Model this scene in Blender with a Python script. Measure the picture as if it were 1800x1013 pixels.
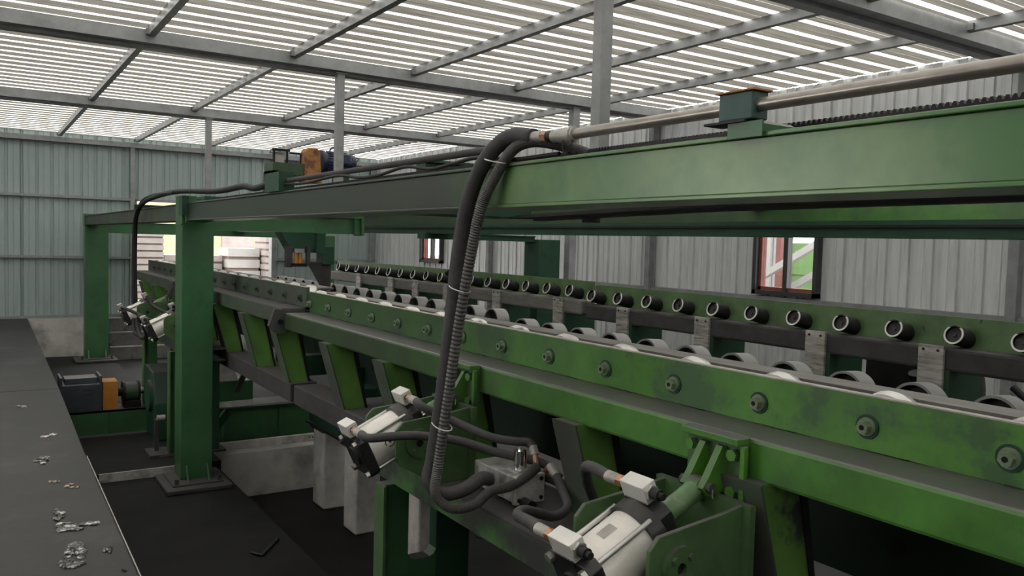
import bpy, math, random
from mathutils import Vector, Matrix
random.seed(7)
PI = math.pi
sc = bpy.context.scene
for o in list(bpy.data.objects): bpy.data.objects.remove(o)
COL = sc.collection

# ------------------------------------------------------------------ camera, sky, exposure
cam_d = bpy.data.cameras.new('camera'); cam = bpy.data.objects.new('camera', cam_d); COL.objects.link(cam)
cam_d.sensor_width = 36; cam_d.lens = 1441 / 1800 * 36; cam_d.clip_start = 0.02; cam_d.clip_end = 300
cam.matrix_world = Matrix(((0.8364, 0.0067, -0.5480, 0), (-0.5474, 0.0600, -0.8347, 0), (0.0273, 0.9982, 0.0538, 1.6), (0, 0, 0, 1)))
sc.camera = cam
w = bpy.data.worlds.new('overcast_sky'); sc.world = w; w.use_nodes = True
bg = w.node_tree.nodes['Background']; bg.inputs['Color'].default_value = (1.0, 0.985, 0.955, 1); bg.inputs['Strength'].default_value = 6.5
sc.view_settings.view_transform = 'Standard'; sc.view_settings.look = 'None'
sc.view_settings.gamma = 1; sc.view_settings.use_curve_mapping = False
sc.view_settings.exposure = 0.0

# ------------------------------------------------------------------ materials
def new_mat(name):
    m = bpy.data.materials.new(name); m.use_nodes = True
    nt = m.node_tree; nt.nodes.clear()
    out = nt.nodes.new('ShaderNodeOutputMaterial')
    return m, nt, out
def mixc(nt, fac, a, b):
    n = nt.nodes.new('ShaderNodeMix'); n.data_type = 'RGBA'
    for i, v in ((0, fac), (6, a), (7, b)):
        if hasattr(v, 'is_linked') or isinstance(v, bpy.types.NodeSocket): nt.links.new(v, n.inputs[i])
        elif i == 0: n.inputs[0].default_value = v
        else: n.inputs[i].default_value = (*v, 1)
    return n.outputs[2]
def noise(nt, scale, stretch=(1, 1, 1), detail=4, rough=.6):
    tc = nt.nodes.new('ShaderNodeTexCoord'); mp = nt.nodes.new('ShaderNodeMapping'); mp.inputs['Scale'].default_value = stretch
    nz = nt.nodes.new('ShaderNodeTexNoise'); nz.inputs['Scale'].default_value = scale; nz.inputs['Detail'].default_value = detail; nz.inputs['Roughness'].default_value = rough
    nt.links.new(tc.outputs['Object'], mp.inputs[0]); nt.links.new(mp.outputs[0], nz.inputs['Vector'])
    return nz.outputs[0]
def ramp(nt, src, a, b):
    r = nt.nodes.new('ShaderNodeMapRange'); r.inputs['From Min'].default_value = a; r.inputs['From Max'].default_value = b
    nt.links.new(src, r.inputs['Value']); return r.outputs[0]
def mul(nt, a, b):
    n = nt.nodes.new('ShaderNodeMath'); n.operation = 'MULTIPLY'
    for i, v in enumerate((a, b)):
        if isinstance(v, bpy.types.NodeSocket): nt.links.new(v, n.inputs[i])
        else: n.inputs[i].default_value = v
    return n.outputs[0]
def mat(name, col, rough=.55, metal=0., scale=6, var=.25, col2=None, c2=(.55, .66), c2s=4, stretch=(1, 1, 1), dust=0., dustcol=(.05, .047, .047), bump=0., spec=.5, darker=None, darkcol=(.022, .025, .021)):
    m, nt, out = new_mat(name)
    b = nt.nodes.new('ShaderNodeBsdfPrincipled'); nt.links.new(b.outputs[0], out.inputs[0])
    b.inputs['Roughness'].default_value = rough; b.inputs['Metallic'].default_value = metal; b.inputs['Specular IOR Level'].default_value = spec
    n = noise(nt, scale, stretch)
    c = mixc(nt, ramp(nt, n, .3, .7), tuple(x * (1 - var) for x in col), tuple(min(1, x * (1 + var)) for x in col))
    if col2: c = mixc(nt, ramp(nt, noise(nt, c2s, stretch, 5, .65), *c2), c, col2)
    if darker:      # darker on the length towards the far doorway, ragged edge
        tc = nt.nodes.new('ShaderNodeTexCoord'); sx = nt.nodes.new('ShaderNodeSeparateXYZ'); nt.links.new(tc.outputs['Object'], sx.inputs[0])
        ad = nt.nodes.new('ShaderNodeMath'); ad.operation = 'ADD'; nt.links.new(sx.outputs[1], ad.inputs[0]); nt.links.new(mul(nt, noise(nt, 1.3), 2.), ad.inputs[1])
        c = mixc(nt, mul(nt, ramp(nt, ad.outputs[0], darker[0] + 1, darker[1] + 1), darker[2]), c, darkcol)
    if dust:
        g = nt.nodes.new('ShaderNodeNewGeometry'); s = nt.nodes.new('ShaderNodeSeparateXYZ'); nt.links.new(g.outputs['Normal'], s.inputs[0])
        f = mul(nt, ramp(nt, s.outputs[2], .35, .8), dust)
        c = mixc(nt, f, c, dustcol)
    nt.links.new(c, b.inputs['Base Color'])
    if bump:
        bp = nt.nodes.new('ShaderNodeBump'); bp.inputs['Strength'].default_value = bump; bp.inputs['Distance'].default_value = .01
        nt.links.new(noise(nt, scale * 4, stretch), bp.inputs['Height']); nt.links.new(bp.outputs[0], b.inputs['Normal'])
    return m
M = {}
DUST = (.07, .064, .064)
M['green'] = mat('green_paint', (.062, .19, .028), .38, scale=5, var=.3, col2=(.05, .12, .035), c2=(.5, .66), c2s=3, dust=.95, dustcol=DUST, darker=(2.2, 4.5, .8))
M['green_new'] = mat('fresh_green_paint', (.075, .225, .028), .42, scale=7, var=.25, col2=(.045, .115, .035), c2=(.47, .58), c2s=3.5, dust=.95, dustcol=DUST, darker=(2.2, 4.5, .75), darkcol=(.025, .045, .025))
M['green_post'] = mat('green_post_paint', (.036, .105, .042), .4, scale=3, var=.18, col2=(.03, .12, .04), c2=(.5, .62), dust=.9, dustcol=DUST)
M['green_dusty'] = mat('dust_covered_green', (.06, .085, .055), .7, scale=4, var=.25, col2=(.065, .062, .06), c2=(.42, .62), c2s=2.5, dust=.95, dustcol=(.06, .056, .056), spec=.22)
M['green_dark'] = mat('dark_green_paint', (.02, .06, .035), .5, scale=5, var=.2, dust=.9, dustcol=DUST, spec=.22)
M['green_leg'] = mat('two_tone_leg_paint', (.095, .215, .04), .5, scale=5, var=.2, col2=(.035, .034, .035), c2=(.6, .64), c2s=1.7, dust=.9, dustcol=DUST)
M['green_dull'] = mat('dull_green_bracket', (.06, .12, .045), .5, scale=6, var=.25, col2=(.07, .17, .045), c2=(.58, .64), c2s=6, dust=.9, dustcol=DUST)
M['teal'] = mat('teal_primer', (.03, .075, .07), .55, scale=8, var=.2, dust=.7, dustcol=(.2, .17, .14))
M['green_shelf'] = mat('half_dusted_green', (.05, .13, .035), .5, scale=5, var=.2, col2=(.03, .032, .03), c2=(.45, .6), c2s=3)
M['dusty'] = mat('dust_covered_steel', (.05, .047, .048), .75, scale=6, var=.25, dust=.6, dustcol=(.085, .08, .078), spec=.22)
M['dust_doorlit'] = mat('pale_dust_and_doorlit', (.13, .125, .112), .7, scale=9, var=.25, stretch=(3, .5, 3))
M['green_rod'] = mat('chipped_green_rod', (.11, .2, .09), .4, scale=14, var=.3, col2=(.25, .25, .22), c2=(.55, .65), c2s=9)
M['black'] = mat('black_steel', (.012, .012, .013), .45, scale=8, var=.3, dust=.5, dustcol=(.04, .04, .04), spec=.22)
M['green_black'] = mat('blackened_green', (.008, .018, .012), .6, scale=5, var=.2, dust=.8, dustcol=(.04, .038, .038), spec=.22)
M['void'] = mat('dark_hole', (.003, .003, .003), .9, scale=5, var=.1)
M['anod'] = mat('black_anodised', (.018, .018, .019), .35, scale=12, var=.3, dust=.6, dustcol=(.06, .058, .055))
M['rubber'] = mat('rubber_hose', (.06, .057, .058), .7, scale=20, var=.2, dust=.5, dustcol=(.1, .095, .095), spec=.22)
M['rubber_dk'] = mat('dark_rubber', (.018, .018, .018), .6, scale=20, var=.2, dust=.4, dustcol=(.05, .05, .05), spec=.22)
M['conduit'] = mat('ribbed_grey_conduit', (.07, .068, .066), .5, scale=20, var=.2, dust=.5, dustcol=(.13, .12, .12))
M['alu'] = mat('cast_aluminium', (.78, .74, .69), .42, .2, scale=9, var=.1, col2=(.6, .57, .52), c2=(.6, .8))
M['steel'] = mat('bright_steel', (.55, .54, .52), .3, .8, scale=9, var=.12)
M['worn'] = mat('worn_steel_edge', (.36, .34, .31), .5, .3, scale=14, var=.25)
M['wheel'] = mat('wheel_steel', (.22, .22, .215), .42, .5, scale=8, var=.2, dust=.4, dustcol=(.3, .29, .28))
M['chrome'] = mat('chrome', (.7, .7, .7), .12, 1., scale=9, var=.05)
M['copper'] = mat('copper_fitting', (.45, .25, .15), .35, .7, scale=20, var=.2)
M['pipe'] = mat('rusty_steel_pipe', (.3, .27, .24), .3, .6, scale=8, var=.3, stretch=(4, 1, 4), col2=(.17, .145, .125), c2=(.5, .7), dust=.5, dustcol=(.38, .36, .33))
M['galv'] = mat('galvanised_steel', (.27, .275, .28), .42, .3, scale=9, var=.15, col2=(.2, .203, .208), c2=(.5, .7))
M['galv_dk'] = mat('galvanised_steel_dull', (.2, .205, .21), .55, .3, scale=6, var=.2)
M['sheet'] = mat('galvanised_wall_sheet', (.5, .51, .515), .45, .25, scale=5, var=.12, stretch=(3, 3, .25), col2=(.38, .385, .39), c2=(.5, .75), c2s=6)
M['sheet_teal'] = mat('painted_wall_sheet', (.3, .36, .355), .5, .0, scale=4, var=.1, stretch=(2, 2, .25), col2=(.24, .29, .285), c2=(.5, .75))
M['concrete'] = mat('cast_concrete', (.52, .5, .465), .9, scale=3, var=.2, col2=(.28, .265, .25), c2=(.5, .72), c2s=2.5, bump=.3, dust=.35, dustcol=(.1, .095, .09), spec=.22)
M['concrete_dk'] = mat('stained_concrete', (.15, .145, .14), .9, scale=4, var=.35, col2=(.05, .05, .05), c2=(.5, .68), bump=.3, dust=.2, spec=.22)
M['floor_dark'] = mat('carbon_dusted_floor', (.012, .0118, .0118), .8, scale=2, var=.35, bump=.15, spec=.22)
M['platform'] = mat('dusted_steel_deck', (.014, .0132, .0132), .5, scale=2.2, var=.35, spec=.35, col2=(.05, .046, .045), c2=(.55, .75), c2s=1.2, bump=.1)
M['blue'] = mat('dark_blue_motor', (.018, .024, .06), .4, scale=8, var=.2, dust=.4, dustcol=(.07, .07, .08))
M['bluegrey'] = mat('blue_grey_casing', (.035, .04, .052), .55, scale=8, var=.2, dust=.85, dustcol=(.16, .15, .145))
M['orange'] = mat('orange_guard', (.42, .17, .025), .5, scale=7, var=.15, dust=.3, dustcol=(.35, .22, .12))
M['rust'] = mat('rusty_orange_guard', (.4, .17, .045), .7, scale=9, var=.3, col2=(.13, .06, .03), c2=(.45, .58), c2s=9)
M['dirtywhite'] = mat('dirty_white', (.5, .48, .45), .7, scale=9, var=.2, col2=(.2, .19, .18), c2=(.5, .7))
M['foil'] = mat('crumpled_film', (.5, .49, .46), .25, .2, scale=30, var=.4, col2=(.04, .04, .04), c2=(.4, .5), c2s=26)
M['scrapbrown'] = mat('torn_paper', (.34, .27, .2), .6, scale=30, var=.3)
M['redframe'] = mat('red_brown_frame', (.16, .035, .02), .6, scale=9, var=.3)
M['frame_dk'] = mat('dark_window_frame', (.03, .03, .032), .4, scale=9, var=.2)
M['board'] = mat('pale_boards', (.26, .225, .215), .8, scale=3, var=.15)
M['gap_shade'] = mat('pink_gap_shade', (.175, .13, .12), .8, scale=3, var=.15)
M['cream'] = mat('cream_wall', (.33, .295, .19), .8, scale=2, var=.08)
M['ground'] = mat('pale_yard', (.25, .235, .22), .9, scale=1, var=.15)
M['grass'] = mat('grass_green', (.13, .22, .09), .9, scale=3, var=.3)
M['field'] = mat('bright_green_sheet', (.14, .24, .09), .8, scale=3, var=.1)
M['red'] = mat('faded_red', (.17, .06, .055), .7, scale=3, var=.1)
M['white'] = mat('white_paint', (.34, .32, .31), .6, scale=4, var=.08)
M['ink'] = mat('black_print', (.02, .015, .015), .6, scale=9, var=.1)
M['tie'] = mat('white_cable_tie', (.6, .6, .58), .5, scale=9, var=.1)
def roof_mat(name, tr, df, streak):
    m, nt, out = new_mat(name)
    t = nt.nodes.new('ShaderNodeBsdfTranslucent'); d = nt.nodes.new('ShaderNodeBsdfDiffuse'); a = nt.nodes.new('ShaderNodeAddShader')
    nt.links.new(t.outputs[0], a.inputs[0]); nt.links.new(d.outputs[0], a.inputs[1]); nt.links.new(a.outputs[0], out.inputs[0])
    n = noise(nt, 3, (.5, 11, 1), 8, .75)
    nt.links.new(mixc(nt, ramp(nt, n, .32, .7), tuple(x * (1 - streak) for x in tr), tuple(min(.95, x * (1 + streak)) for x in tr)), t.inputs[0])
    d.inputs[0].default_value = (*df, 1)
    return m
M['roof_rib'] = roof_mat('clean_translucent_rib', (.62, .62, .6), (.2, .2, .2), .06)
M['roof_pan'] = roof_mat('dirty_translucent_pan', (.044, .0415, .036), (.16, .155, .14), .6)
def glass_mat():
    m, nt, out = new_mat('window_glass')
    t = nt.nodes.new('ShaderNodeBsdfTransparent'); g = nt.nodes.new('ShaderNodeBsdfGlossy'); g.inputs['Roughness'].default_value = .05
    x = nt.nodes.new('ShaderNodeMixShader'); x.inputs[0].default_value = .06; t.inputs[0].default_value = (.9, .92, .92, 1)
    nt.links.new(t.outputs[0], x.inputs[1]); nt.links.new(g.outputs[0], x.inputs[2]); nt.links.new(x.outputs[0], out.inputs[0])
    return m
M['glass'] = glass_mat()

# ------------------------------------------------------------------ mesh helpers
WL = {}            # world location of each object (no rotations anywhere above mesh level)
def reg(o, parent, loc):
    COL.objects.link(o); loc = Vector(loc); o.location = loc; WL[o.name] = loc
    if parent is not None:
        o.parent = parent; o.matrix_parent_inverse = Matrix.Translation(-WL[parent.name])
    return o
class MB:
    def __init__(s): s.v = []; s.f = []; s.sm = []; s.mi = []; s.cur = 0
    def add(s, vs, fs, smooth=False):
        n = len(s.v); s.v += [tuple(v) for v in vs]
        for f in fs: s.f.append([i + n for i in f]); s.sm.append(smooth); s.mi.append(s.cur)
        return s
    def box(s, x0, x1, y0, y1, z0, z1):
        v = [(x, y, z) for z in (z0, z1) for y in (y0, y1) for x in (x0, x1)]
        return s.add(v, [(0, 2, 3, 1), (4, 5, 7, 6), (0, 1, 5, 4), (2, 6, 7, 3), (0, 4, 6, 2), (1, 3, 7, 5)])
    def obox(s, c, a, b, d, ha, hb, hd):     # oriented box: centre, three unit axes, half sizes
        c = Vector(c); v = [c + Vector(a) * i * ha + Vector(b) * j * hb + Vector(d) * k * hd for k in (-1, 1) for j in (-1, 1) for i in (-1, 1)]
        return s.add(v, [(0, 2, 3, 1), (4, 5, 7, 6), (0, 1, 5, 4), (2, 6, 7, 3), (0, 4, 6, 2), (1, 3, 7, 5)])
    def prism(s, pts, axis, a, b):           # polygon in the two other axes, extruded along axis from a to b
        def P(p, t):
            return {'x': (t, p[0], p[1]), 'y': (p[0], t, p[1]), 'z': (p[0], p[1], t)}[axis]
        n = len(pts); v = [P(p, a) for p in pts] + [P(p, b) for p in pts]
        f = [tuple(range(n)), tuple(range(2 * n - 1, n - 1, -1))] + [(i, (i + 1) % n, n + (i + 1) % n, n + i)[::-1] for i in range(n)]
        return s.add(v, f)
    def cyl(s, p0, p1, r0, r1=None, n=20, caps=True, rot=0.):
        p0, p1 = Vector(p0), Vector(p1); r1 = r0 if r1 is None else r1; d = (p1 - p0).normalized()
        a = d.orthogonal().normalized(); b = d.cross(a); v = []
        for p, r in ((p0, r0), (p1, r1)):
            for i in range(n): t = 2 * PI * i / n + rot; v.append(p + (a * math.cos(t) + b * math.sin(t)) * r)
        s.add(v, [(i, (i + 1) % n, n + (i + 1) % n, n + i) for i in range(n)], n > 8)
        if caps: s.add(v[:n], [tuple(range(n))[::-1]]); s.add(v[n:], [tuple(range(n))])
        return s
    def tube(s, p0, p1, ro, ri, n=24):       # hollow cylinder
        p0, p1 = Vector(p0), Vector(p1); d = (p1 - p0).normalized(); a = d.orthogonal().normalized(); b = d.cross(a)
        rings = []
        for p, r in ((p0, ro), (p1, ro), (p1, ri), (p0, ri)):
            rings.append([p + (a * math.cos(2 * PI * i / n) + b * math.sin(2 * PI * i / n)) * r for i in range(n)])
        for k in range(4):
            q, t = rings[k], rings[(k + 1) % 4]
            s.add(q + t, [(i, (i + 1) % n, n + (i + 1) % n, n + i) for i in range(n)], k in (0, 2))
        return s
    def sweep(s, pts, r, n=12, sub=8, rib=0., ribn=0):
        P = [Vector(p) for p in pts]; P = [P[0] * 2 - P[1]] + P + [P[-1] * 2 - P[-2]]; path = []
        for i in range(1, len(P) - 2):
            for k in range(sub):
                t = k / sub; a, b, c, d = P[i - 1], P[i], P[i + 1], P[i + 2]
                path.append(.5 * ((2 * b) + (c - a) * t + (2 * a - 5 * b + 4 * c - d) * t * t + (3 * b - a - 3 * c + d) * t ** 3))
        path.append(P[-2]); up = None; v = []
        for i, p in enumerate(path):
            d = (path[min(i + 1, len(path) - 1)] - path[max(i - 1, 0)]).normalized()
            if up is None: up = d.orthogonal().normalized()
            up = (up - d * up.dot(d)).normalized(); b = d.cross(up)
            rr = r * (1 + (rib if (rib and i % 2) else 0))
            for k in range(n): t = 2 * PI * k / n; v.append(p + (up * math.cos(t) + b * math.sin(t)) * rr)
        L = len(path)
        s.add(v, [(i * n + k, i * n + (k + 1) % n, (i + 1) * n + (k + 1) % n, (i + 1) * n + k) for i in range(L - 1) for k in range(n)], not rib)
        s.add(v[:n], [tuple(range(n))[::-1]]); s.add(v[-n:], [tuple(range(n))])
        return s
    def mesh(s, name, mats):
        me = bpy.data.meshes.new(name); me.from_pydata(s.v, [], s.f); me.polygons.foreach_set('use_smooth', s.sm)
        for m in (mats if isinstance(mats, (list, tuple)) else [mats]): me.materials.append(M[m])
        me.polygons.foreach_set('material_index', s.mi); me.update(); return me
    def build(s, name, mats, parent=None, loc=(0, 0, 0), bevel=0.):
        o = bpy.data.objects.new(name, s.mesh(name, mats)); reg(o, parent, loc)
        if bevel:
            b = o.modifiers.new('bevel', 'BEVEL'); b.width = bevel; b.segments = 2; b.limit_method = 'ANGLE'
        return o
def inst(o, loc, parent=None):
    c = o.copy(); return reg(c, parent or o.parent, loc)
def tag(o, label, cat, group=None, kind=None):
    o['label'] = label; o['category'] = cat
    if group: o['group'] = group
    if kind: o['kind'] = kind
    return o
def thing(name, label, cat, loc, group=None):
    o = bpy.data.objects.new(name, None); o.empty_display_size = .1; reg(o, None, loc); return tag(o, label, cat, group)
def struct(name, loc=(0, 0, 0), label=None):
    o = bpy.data.objects.new(name, None); o.empty_display_size = .1; reg(o, None, loc); o['kind'] = 'structure'
    if label: o['label'] = label
    return o
def B(*a): return MB().box(*a)

# ------------------------------------------------------------------ setting: floors
def st(o, label): o['kind'] = 'structure'; o['label'] = label; return o
fl = struct('floor', (1.4, 8, -.8), 'dark carbon-dusted lower floor strip beside the pit')
B(.55, 2.1, -4, 8.62, -1.6, -.8).build('slab', 'floor_dark', fl)
B(.7, 2.12, 8.62, 17.3, -1.6, -.72).build('slab', 'floor_dark', fl)
B(.98, 1.72, 8.6, 8.622, -.8, -.715).build('slab_edge', 'dirtywhite', fl)
pit = st(B(2.1, 7.7, -4, 17.3, -1.5, -1.3).build('floor_pit', 'floor_dark'), 'black dusty pit floor under the machine')
pw = struct('wall_pit', (2.7, 9.1, -1.3), 'cracked concrete end wall of the pit')
B(2.1, 3.45, 9.12, 9.4, -1.3, -.8).build('concrete_face', 'concrete', pw)
st(B(2.12, 7.6, 9.4, 17.3, -1.3, -.82).build('floor_rear', 'floor_dark'), 'dark floor slab behind the pit')
pf = struct('floor_platform', (0, 8, 0), 'raised dark walkway deck at the left')
MB().prism([(-4, -4), (.56, -4), (.66, 6.5), (.715, 9.45), (-4, 9.45)], 'z', -.8, 0).build('deck_plate', 'platform', pf, bevel=.008)
MB().prism([(-4, 9.47), (.715, 9.47), (.8, 17.28), (-4, 17.28)], 'z', -.8, 0).build('deck_plate', 'platform', pf, bevel=.008)
MB().prism([(.561, -4), (.566, -4), (.666, 6.5), (.661, 6.5)], 'z', -.05, .001).build('deck_edge', 'worn', pf)

# ------------------------------------------------------------------ setting: corrugated walls
PITCH = .24
def corr(mb, axis, base, u0, u1, z0, z1, out):
    """trapezoid rib sheet; axis 'x' = sheet runs along x at y=base; out = direction (+1/-1) the ribs stand out to"""
    us = [(u0, 0)]
    k = math.floor(u0 / PITCH) - 1
    while k * PITCH < u1 + PITCH:
        c = k * PITCH
        for du, h in ((-.03, 0), (-.02, .024), (.02, .024), (.03, 0), (.1, 0), (.106, .007), (.114, .007), (.12, 0)):
            if u0 < c + du < u1: us.append((c + du, h))
        k += 1
    us.append((u1, 0)); v = []
    for u, h in us:
        t = base + out * h
        for z in (z0, z1): v.append((u, t, z) if axis == 'x' else (t, u, z))
    mb.add(v, [(2 * i, 2 * i + 2, 2 * i + 3, 2 * i + 1) for i in range(len(us) - 1)])
    return mb
def clad(parent, axis, base, a, b, z0, z1, out, m, holes=(), name='wall_panel', step=.96):
    cuts = [a] + [h[i] for h in holes for i in (0, 1)] + [b]; u = a
    edges = sorted(set(cuts))
    segs = []
    for p, q in zip(edges[:-1], edges[1:]):
        n = max(1, round((q - p) / step)); segs += [(p + (q - p) * i / n, p + (q - p) * (i + 1) / n) for i in range(n)]
    for p, q in segs:
        zs = [(z0, z1)]
        for h in holes:
            if h[0] - 1e-6 <= p and q <= h[1] + 1e-6: zs = [(z0, h[2]), (h[3], z1)]
        for za, zb in zs:
            if zb - za > .02: corr(MB(), axis, base, p, q, za, zb, out).build(name, m, parent)
wf = struct('wall_far', (2, 17.36, 0), 'blue-grey ribbed metal end wall with a wide doorway')
DOOR = (2.6, 5.27, 0., 2.26)
clad(wf, 'x', 17.34, -4, 7.64, 0., 3.42, 1, 'sheet_teal', [DOOR])
for z in (.02, 1.13, 2.25):
    for p, q in (((-4, 2.56), (5.3, 7.6)) if z < 2.2 else ((-4, 2.56), (2.56, 7.6))):
        B(p, q, 17.27, 17.335, z - .025, z + .025).build('girt', 'galv', wf)
for x in (-1.5, 2.55, 5.3, 7.5): B(x - .04, x + .04, 17.255, 17.335, 0, 3.33).build('column', 'galv', wf)
B(-4, 7.6, 17.22, 17.33, 3.24, 3.33).build('top_beam', 'galv', wf)
B(-4, 7.64, 17.37, 17.6, -.9, 0).build('plinth', 'concrete', wf)
B(.8, 2.12, 17.2, 17.37, -.8, 0).build('concrete_panel', 'concrete', wf)
B(-4, .8, 17.3, 17.37, -.8, 0).build('concrete_panel', 'concrete', wf)
dr = struct('door_1', (3.9, 17.36, 0), 'open doorway with bright yard outside')
for x in (2.6, 5.24): B(x, x + .03, 17.25, 17.45, 0, 2.26).build('jamb', 'galv', dr)
B(2.6, 5.27, 17.25, 17.45, 2.23, 2.27).build('lintel', 'galv', dr)

wr = struct('wall_right', (7.6, 6, 0), 'galvanised ribbed metal side wall with two windows')
WIN = [(5.56, 6.43, 1.1, 2.0), (14.08, 14.95, 1.18, 2.0)]
clad(wr, 'y', 7.635, -4, 17.4, -1.3, 3.42, 1, 'sheet', WIN)
B(7.67, 7.74, -4, 17.4, -1.4, .3).build('plinth', 'concrete_dk', wr)
for z in (1.05, 2.3):
    e = -4
    for y in (3.57, 8.2, 12.3, 17.3): B(7.57, 7.63, e, y - .04, z - .03, z + .03).build('girt', 'galv_dk', wr); e = y + .04
for y in (3.57, 8.2, 12.3): B(7.53, 7.62, y - .045, y + .045, -.8, 3.3).build('column', 'galv_dk', wr)
for n, (ya, yb, za, zb) in enumerate(WIN):
    wn = struct('window_%d' % (n + 1), (7.62, (ya + yb) / 2, za), ['two-pane sliding window in the side wall, nearer one', 'small far two-pane window in the side wall'][n])
    for p, q, r, s in ((ya, yb, za, za + .05), (ya, yb, zb - .05, zb), (ya, ya + .05, za, zb), (yb - .05, yb, za, zb)):
        B(7.55, 7.72, p, q, r, s).build('window_frame', 'frame_dk', wn)
    B(7.6, 7.68, yb - .09, yb - .05, za + .05, zb - .05).build('frame_lining', 'redframe', wn)
    B(7.6, 7.68, ya + .05, yb - .05, za + .05, za + .09).build('frame_lining', 'redframe', wn)
    ym = (ya + yb) / 2
    B(7.58, 7.66, ym - .03, ym + .03, za + .05, zb - .05).build('mullion', 'frame_dk', wn)
    for p, q in ((ya + .05, ym - .03), (ym + .03, yb - .09)):
        B(7.635, 7.64, p, q, za + .09, zb - .05).build('pane', 'glass', wn)
wl = struct('wall_left', (-4, 6, 0), 'ribbed metal wall on the walkway side with an added light opening')
clad(wl, 'y', -4.05, -4, 17.4, -.0, 3.42, 1, 'sheet', [(4.2, 8.2, 1.5, 2.8)], step=1.92)  # high opening in this unseen wall, added to give the front beam sheen
wb = struct('wall_back', (2, -4, 0), 'plain ribbed metal wall behind the walkway')
clad(wb, 'x', -4.05, -4, 7.64, -1.3, 3.42, 1, 'sheet', step=1.92)

# ------------------------------------------------------------------ setting: roof
ce = struct('ceiling', (2, 7, 3.45), 'translucent corrugated roof on galvanised purlins and rafters')
RP = .27; ZR = 3.43
def roof_mesh(nrib):
    mb = MB(); prof = []
    for k in range(nrib):
        o = k * RP
        prof += [(o, 0, 1), (o + .105, 0, 1), (o + .112, .006, 0), (o + .12, .006, 1), (o + .127, 0, 1), (o + .203, 0, 0), (o + .214, .013, 0), (o + .258, .013, 0)]
    prof.append((nrib * RP, 0, 1)); X0, X1 = 0, 11.7
    for (ya, za, mi), (yb, zb, _) in zip(prof[:-1], prof[1:]):
        mb.cur = mi; mb.add([(X0, ya, za), (X1, ya, za), (X1, yb, zb), (X0, yb, zb)], [(0, 1, 2, 3)])
    return mb
pan = None
for i in range(20):
    y = -4.05 + i * RP * 4
    if pan is None: pan = roof_mesh(4).build('roof_panel', ['roof_rib', 'roof_pan'], ce, (-4.05, y, ZR))
    else: inst(pan, (-4.05, y, ZR))
def cchan(mb, a, b, y0, y1, z0, z1):   # square tube along x
    mb.box(a, b, y0, y1, z0, z1); return mb
for y in (-.8, 3.5, 7.92, 12.25):
    cchan(MB(), -4, 7.6, y, y + .1, 3.285, 3.4).build('rafter', 'galv', ce)
    cchan(MB(), -4, 7.6, y + .13, y + .23, 3.262, 3.382).build('rafter', 'galv', ce)
RY = [-4, -.8, 3.5, 7.92, 12.25, 17.22]
for x in (-3.84, -2.55, -1.26, .03, 1.32, 2.61, 3.9, 5.2, 6.5):
    for a, b in zip(RY[:-1], RY[1:]):
        B(x - .03, x + .03, a + .23 if a > -4 else a, b, 3.345, 3.428).build('purlin', 'galv', ce)
        B(x - .05, x - .03, b - .05, b, 3.35, 3.40).build('purlin_cleat', 'galv_dk', ce)

# ------------------------------------------------------------------ gantry
ga = thing('gantry', 'long green steel gantry on square posts spanning the roller tables', 'gantry', (1.77, 8.3, -.74))
def ibeam(y0, y1, m):
    mb = B(1.655, 1.845, y0, y1, 1.745, 1.885); mb.box(1.645, 1.86, y0, y1, 1.885, 1.897); mb.box(1.645, 1.86, y0, y1, 1.733, 1.745); return mb
M['beam'] = mat('beam_paint', (.105, .2, .062), .3, scale=3, var=.22, col2=(.06, .16, .045), c2=(.45, .6), c2s=2.2, dust=.95, dustcol=DUST, darker=(1.8, 3.3, .93))
fb = ibeam(-.6, 8.02, 0).build('front_beam', 'beam', ga, bevel=.003)
ibeam(8.5, 16.4, 0).build('front_beam', 'green_dusty', ga, bevel=.003)
B(1.8, 1.85, -.6, 8., 1.897, 1.93).build('gear_rack', 'black', ga)
mb = MB()
for k in range(500):
    y = -.3 + k * .0157; mb.prism([(y, 1.93), (y + .013, 1.93), (y + .0095, 1.939), (y + .0035, 1.939)], 'x', 1.8, 1.85)
rk = mb.build('rack_teeth', 'black', ga); rk['kind'] = 'stuff'
B(1.73, 1.79, .2, 4., 1.897, 1.91).build('cable_tray', 'dusty', ga)
B(1.69, 1.705, -.4, 8, 1.897, 1.901).build('weld_bead', 'worn', ga)
def post(x0, x1, y0, y1, z0, head, m):
    p = MB().box(x0, x1, y0, y1, z0, 1.7).build('post', m, ga, bevel=.006)
    cx, cy = (x0 + x1) / 2, (y0 + y1) / 2
    if head:
        B(x0, x0 + .13, y0, y1, 1.7, 1.97).build('post_head', m, p, bevel=.004)
        B(x0 + .13, x1, y0 + .0, y1, 1.7, 1.83).build('post_head', m, p)
        B(x0 - .01, x1 + .01, y0 - .008, y1 + .008, 1.69, 1.705).build('seam_plate', m, p)
    B(x0 - .17, x1 + .13, y0 - .28, y1 + .08, z0 - .06, z0 - .015).build('grout_pad', 'dusty', p, bevel=.012)
    B(x0 - .1, x1 + .07, y0 - .17, y1 + .05, z0 - .015, z0).build('base_plate', 'dusty', p, bevel=.004)
    for gx in (x0 + .05, x1 - .05):
        MB().prism([(y0 - .1, z0), (y0, z0), (y0, z0 + .14)], 'x', gx - .008, gx + .008).build('gusset', m, p)
    for bx, by in ((x0 - .06, y0 - .13), (x1 + .035, y0 - .13)):
        MB().cyl((bx, by, z0), (bx, by, z0 + .05), .018, n=6).build('anchor_bolt', 'dusty', p)
    return p
p1 = post(1.63, 1.92, 8.15, 8.45, -.74, True, 'green_post')
B(1.6, 1.66, 8.0, 8.16, 1.78, 1.96).build('end_block', 'green_dark', p1)
B(1.64, 1.86, 8.02, 8.06, 1.72, 1.93).build('end_plate', 'green_post', p1)
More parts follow.
